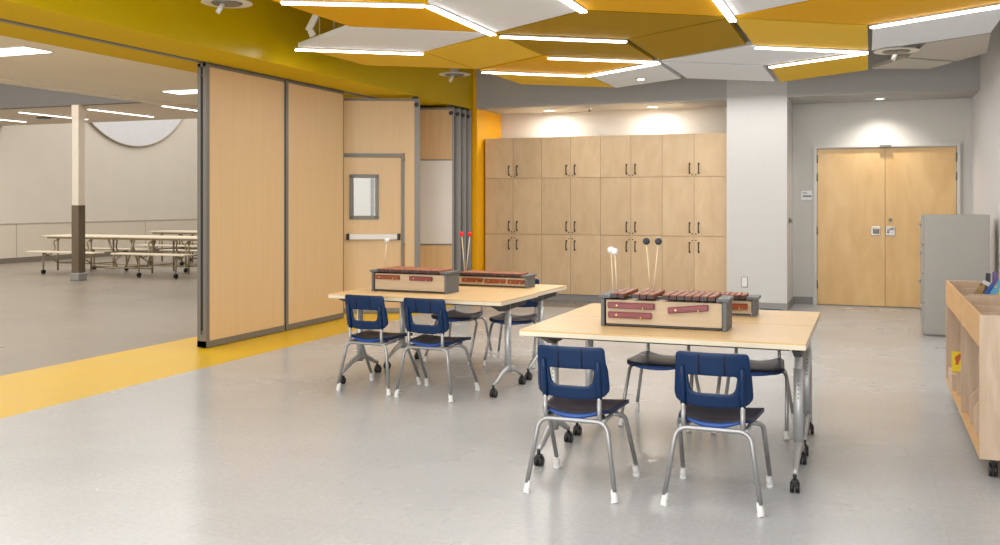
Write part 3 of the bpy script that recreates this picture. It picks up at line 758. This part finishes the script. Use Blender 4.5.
    for s_ in (-1, 1):
        MB().tube(bend([(s_ * .214, .234, .05), (s_ * .2, .04, .355), (s_ * .15, -.02, .368)], .04, 6), r, 12).build('front_leg', 'steel', t)
        MB().tube(bend([(s_ * .128, -.10, .366), (s_ * .135, -.2, .37), (s_ * .135, bk((.135, .5))[1] - .012, .50)], .035, 6), r, 12).build('back_post', 'steel', t)
    for x_, y_, dx, dy in ((-.219, -.234, -.13, -.13), (.219, -.234, .13, -.13), (-.215, .238, -.09, .35), (.215, .238, .09, .35)):
        g = MB(); g.tube([(x_, y_, 0), (x_ - dx * .02, y_ - dy * .02, .014)], .0175, 16, smooth=False)
        g.tube([(x_, y_, .012), (x_ - dx * .035, y_ - dy * .035, .035), (x_ - dx * .06, y_ - dy * .06, .06)], [.0155, .0155, .014], 14, smooth=False); g.build('foot_glide', 'white_pl', t)
    return t
CH = [
 (-1.335, 4.625, 0, 'navy school chair at the near left side of the right table group'),
 (-.675, 4.67, 0, 'navy school chair closest to the camera, at the near right of the right table group'),
 (-3.475, 6.475, -3, 'navy school chair at far left, at the near side of the left table group'),
 (-2.965, 6.425, -2, 'second navy school chair from the left, at the near side of the left table group'),
 (-1.25, 6.15, 180, 'navy school chair behind the right tables, left one, facing the camera'),
 (-.675, 6.16, 180, 'navy school chair behind the right tables, right one, facing the camera'),
 (-3.44, 7.90, 178, 'navy school chair behind the left tables, mostly hidden by the long xylophone'),
 (-2.90, 7.9, 186, 'navy school chair behind the left tables, its back showing right of the small xylophone'),
]
proto = None
for X, Y, a, lb in CH:
    o = make_chair(lb) if proto is None else copy_tree(proto)
    if proto is None: proto = o
    o.location = (X, Y, 0); o.rotation_euler = (0, 0, radians(a)); o['label'] = lb

# ------------------------------------------------------------------ xylophones
def xylophone(lb, loc, rz, L_=.67, H=.165, dl=.36, dr_=.2, nb=13, gaps=(), lift=(), spares=(), bar_alt=True, mt_sp='spare_red'):
    t = thing('xylophone', lb, 'xylophone', loc, rz, 'wooden box xylophones on the maple tables')
    zf = .008
    # trapezoid body: front at y=0
    def yb(x_): return dl + (dr_ - dl) * x_ / L_
    MB().prism([(.028, .006), (L_ - .028, .006), (L_ - .028, yb(L_) - .02), (.028, yb(.03) - .02)], zf + .008, H - .028).build('resonator_box', 'xwood', t)
    for a, b_ in ((0, .02), (L_ - .024, L_)):
        dd = yb(a)
        MB().box(a, b_, -.006, dd, 0, H - .018, b=.003).build('end_post', 'xgrey', t)
        ax0, ax1 = (a - .012, b_ + .035) if a == 0 else (a - .03, b_ + .012)
        MB().prism([(ax0, -.012), (ax1, -.012), (ax1, yb(ax1) + .01), (ax0, yb(ax0) + .01)], H - .018, H - .002).build('top_plate', 'xgrey', t)
    MB().box(.03, L_ - .034, .004, .012, .006, .014).build('bottom_rail', 'bar_end2', t)
    MB().tube([(.04, .05, H - .014), (L_ - .04, .04, H - .014)], .008, 8).tube([(.04, yb(0) - .07, H - .014), (L_ - .04, yb(L_) - .05, H - .014)], .008, 8).build('bar_cord', 'bar_end2', t)
    x0 = .055; x1 = L_ - .06; pit = (x1 - x0) / nb
    for k in range(nb):
        if k in gaps: continue
        cx = x0 + pit * (k + .5); ln = yb(cx) + .01
        T = Matrix.Translation((cx, 0, H + (.012 if k in lift else 0)))
        if k in lift: T = T @ Matrix.Rotation(radians(7), 4, 'X')
        b_ = MB().box(-pit * .43, pit * .43, -.016, ln, -.014, .010, T=T, b=.003).build('tone_bar', 'bar', t)
        MB().box(-pit * .43, pit * .43, -.0175, -.0155, -.014, .006, T=T).build('bar_tip', 'bar_end' if k % 3 else 'bar_end2', b_)
    for (sx, sz, sl, ang, mt) in spares:
        T = Matrix.Translation((sx, -.002, sz)) @ Matrix.Rotation(radians(-ang), 4, 'Y')
        s_ = MB().box(0, sl, -.012, .008, -.0165, .0165, T=T, b=.004).build('spare_bar', mt, t)
        s_['label'] = 'spare bar hung flat on the front of the box'
        MB().cyl((sl * .76, -.018, -.02), (sl * .76, -.012, -.004), .0035, 8, T=T).cyl((sl * .2, -.0135, 0), (sl * .2, -.012, 0), .005, 8, T=T).build('bar_pin', 'brass', s_)
    return t
xylophone('largest xylophone, nearest the camera, three dark red spare bars on its front', (-1.40, 5.20, .72), 0, L_=.69, H=.175,
          nb=14, gaps=(2, 6), spares=((.04, .118, .262, 0, 'spare_red'), (.042, .066, .243, 0, 'spare_red'), (.375, .10, .218, 6, 'spare_red')))
xylophone('short xylophone behind the largest one, at right, on the right tables', (-1.16, 5.95, .72), 0, L_=.52, H=.118, dl=.2, dr_=.15,
          nb=12, spares=((.27, .058, .2, 0, 'spare_brown'),))
xylophone('long xylophone on the left tables with a brown and a dark red spare bar', (-3.715, 6.79, .70), R1, L_=.675, H=.17, dl=.33, dr_=.2,
          nb=15, spares=((.03, .115, .225, 0, 'spare_brown'), (.345, .112, .2, 0, 'spare_red')))
xylophone('small xylophone on the left tables with three brown spare bars, right of the long one', (-3.30, 7.48, .70), R1, L_=.675, H=.108, dl=.2, dr_=.16,
          nb=14, spares=((.075, .054, .19, 0, 'spare_brown'), (.285, .05, .19, 0, 'spare_brown'), (.495, .05, .15, 0, 'spare_brown')))
def mallet(lb, a, b_, mt, r=.021, g=None):
    A = Vector(a); B_ = Vector(b_) - A
    t = thing('mallet', lb, 'mallet', A, 0, g)
    MB().cyl((0, 0, 0), B_, .004, 8).build('stick', 'stick', t)
    MB().sphere(B_, r, sc=(1, 1, .95)).build('mallet_head', mt, t)
g1 = 'mallets standing in the xylophones'
mallet('white headed mallet standing at the left end of the largest xylophone, left of its pair', (-1.362, 5.33, .88), (-1.384, 5.36, 1.135), 'felt_white', g=g1)
mallet('white headed mallet standing at the left end of the largest xylophone, right of its pair', (-1.34, 5.33, .88), (-1.35, 5.31, 1.13), 'felt_white', g=g1)
mallet('dark grey headed mallet leaning left, above the largest xylophone', (-1.165, 5.41, .90), (-1.195, 5.43, 1.185), 'felt_dark', g=g1)
mallet('dark grey headed mallet leaning right, above the largest xylophone', (-1.15, 5.41, .90), (-1.125, 5.43, 1.185), 'felt_dark', g=g1)
mallet('red headed mallet leaning left beside the small xylophone', (-3.235, 7.56, .80), (-3.275, 7.58, 1.135), 'felt_red', g=g1)
mallet('red headed mallet standing straight beside the small xylophone', (-3.225, 7.56, .80), (-3.197, 7.58, 1.135), 'felt_red', g=g1)
mallet('white headed mallet standing behind the long xylophone, below the push bar', (-3.72, 7.0, .86), (-3.70, 7.02, 1.095), 'felt_white', r=.02, g=g1)

# ------------------------------------------------------------------ filing cabinet
fc = thing('filing_cabinet', 'grey steel filing cabinet standing in front of the right double door', 'filing cabinet', (.53, 11.02, 0))
MB().box(0, .62, 0, .46, .02, 1.277, b=.005).build('body', 'file_grey', fc)
MB().box(.02, .6, .02, .44, 0, .02).build('base', 'base_grey', fc)
for k in range(4):
    z0 = .05 + k * .305
    d = MB().box(-.018, 0, .012, .448, z0, z0 + .298, b=.003).build('drawer', 'file_grey', fc)
    MB().tube(bend([(-.018, .16, z0 + .2), (-.045, .16, z0 + .2), (-.045, .30, z0 + .2), (-.018, .30, z0 + .2)], .012), .007, 8).build('handle', 'chrome', d)
    MB().box(-.03, -.018, .18, .28, z0 + .235, z0 + .27, b=.002).build('label_holder', 'chrome', d)

# ------------------------------------------------------------------ book browser
bx = thing('book_bin', 'plywood book browser cart on casters against the right wall', 'book cart', (.52, 5.44, 0))
LY = 2.33; WX = .60
MB().box(.0, WX, 0, .018, .10, .835, b=.002).build('end_panel', 'ply', bx)
MB().box(.0, WX, LY - .018, LY, .10, .835, b=.002).build('end_panel', 'ply', bx)
MB().box(.001, WX, 1.07, 1.088, .118, .835).build('middle_panel', 'ply', bx)
MB().box(.0, WX, .018, LY - .018, .10, .118).build('bottom_shelf', 'ply_edge', bx)
MB().box(.0, .016, .018, 1.07, .668, .833).build('front_board', 'ply_edge', bx)
MB().box(.0, .016, 1.088, LY - .018, .668, .833).build('front_board', 'ply_edge', bx)
MB().box(WX - .016, WX, .018, LY - .018, .118, .833).build('back_board', 'ply', bx)
MB().box(.016, WX - .016, .018, LY - .018, .65, .668).build('bin_floor', 'ply', bx)
for y in (.32, .69, 1.45, 1.89):
    MB().box(.016, WX - .016, y, y + .012, .668, .815).build('bin_divider', 'ply', bx)
for y in (.25, .5, .78, 1.3, 1.62, 1.95):
    poly = [(.02, .118), (WX - .016, .118), (WX - .016, .36), (.14, .36), (.10, .35), (.03, .28), (.02, .26)]
    T = Matrix(((1, 0, 0, 0), (0, 0, -1, y + .012), (0, 1, 0, 0), (0, 0, 0, 1)))
    MB().prism(poly, 0, .012, T=T).build('shelf_divider', 'ply', bx)
MB().box(.001, .5, 1.80, 2.10, .118, .232).build('display_step', 'ply', bx)
for X, Y in ((.07, .08), (.07, 1.17), (.07, 2.24), (.53, .08), (.53, 2.24)):
    c = MB(); c.cyl((X - .02, Y, .035), (X - .004, Y, .035), .035, 18); c.cyl((X + .004, Y, .035), (X + .02, Y, .035), .035, 18)
    c.box(X - .012, X + .012, Y - .02, Y + .02, .05, .1); c.build('caster', 'black_pl', bx)
def book(lb, loc, w, h, th, mt, rx=0, rz=0, ry=0):
    t = thing('book', lb, 'book', loc, 0, 'picture books in the book cart')
    t.rotation_euler = (radians(rx), radians(ry), radians(rz))
    MB().box(0, w, 0, .002, 0, h).box(0, w, th - .002, th, 0, h).box(0, .002, 0, th, 0, h).build('cover', mt, t)
    MB().box(.002, w - .003, .002, th - .002, .003, h - .003).build('page_block', 'pages', t)
zb = .67
BK = [(.655, 7.10, 'cover_tan', 30, .10, .225, 'tan picture book leaning at the left of the books in the top bins'),
      (.70, 7.26, 'book_white', 26, .12, .225, 'white picture book standing behind the tan one'),
      (.69, 7.04, 'book_deep', 34, .10, .24, 'deep blue picture book slanted just right of the tan one'),
      (.725, 7.00, 'cover_blue', 32, .16, .262, 'light blue picture book with yellow patches facing forward'),
      (.81, 7.42, 'book_dark', 4, .03, .24, 'dark thin book standing upright at the back of the far bin'),
      (.86, 7.50, 'book_purple', 4, .03, .245, 'purple thin book standing upright behind the dark one'),
      (.80, 7.18, 'cover_sky', 30, .15, .235, 'sky blue and white picture book behind the light blue one'),
      (.87, 6.60, 'book_pink', 24, .12, .18, 'pink picture book in the next bin, at the right photo edge')]
for X, Y, mt, ry, w, h, lb in BK:
    book(lb, (X - .07, Y, zb + .012), w, h, .014, mt, rx=-14, ry=ry, rz=0)
book('yellow picture book standing on the lower shelf of the book cart', (.53, 7.33, .235), .16, .14, .03, 'cover_yellow', rx=-8)

# ------------------------------------------------------------------ light
def area(name, loc, sx, sy, power, rot=(0, 0, 0), col=(1, .95, .88)):
    ld = bpy.data.lights.new(name, 'AREA'); ld.shape = 'RECTANGLE'; ld.size = sx; ld.size_y = sy; ld.energy = power; ld.color = col
    o = bpy.data.objects.new(name, ld); COL.objects.link(o); o.location = loc; o.rotation_euler = rot; return o
area('room_light', (-2.2, 2.6, 3.3), 5, 3.5, 120, col=(1, .985, .96))
area('room_light', (-2.2, -0.8, 3.3), 5, 2, 50, col=(1, .985, .96))
area('fill_light', (-2.4, -1.9, 1.3), 6, 2.2, 125, rot=(radians(105), 0, radians(5)), col=(1, .99, .97))
area('panel_light', (-2.0, 8.7, 2.84), 4.5, 4.5, 105, col=(1, .985, .96))
area('niche_light', (-2.0, 12.3, 2.8), 5, .6, 30, col=(1, .985, .96))
area('hall_light', (-8.0, 6.5, 2.75), 2.4, 9, 90, col=(1, .975, .94))
area('hall_light', (-14, 9.0, 4.3), 7, 7, 360, col=(1, .975, .94))
area('hall_light', (-14, 20.5, 8.0), 7, 6, 420, col=(.98, .98, 1))
area('hall_light', (-14, 14.9, 3.1), 8, 1.5, 70, col=(1, .95, .88))
w = bpy.data.worlds.new('world'); S.world = w; w.use_nodes = True
w.node_tree.nodes['Background'].inputs[0].default_value = (1, .985, .97, 1); w.node_tree.nodes['Background'].inputs[1].default_value = 1.3
S.view_settings.exposure = .3
S.cycles.max_bounces = 10
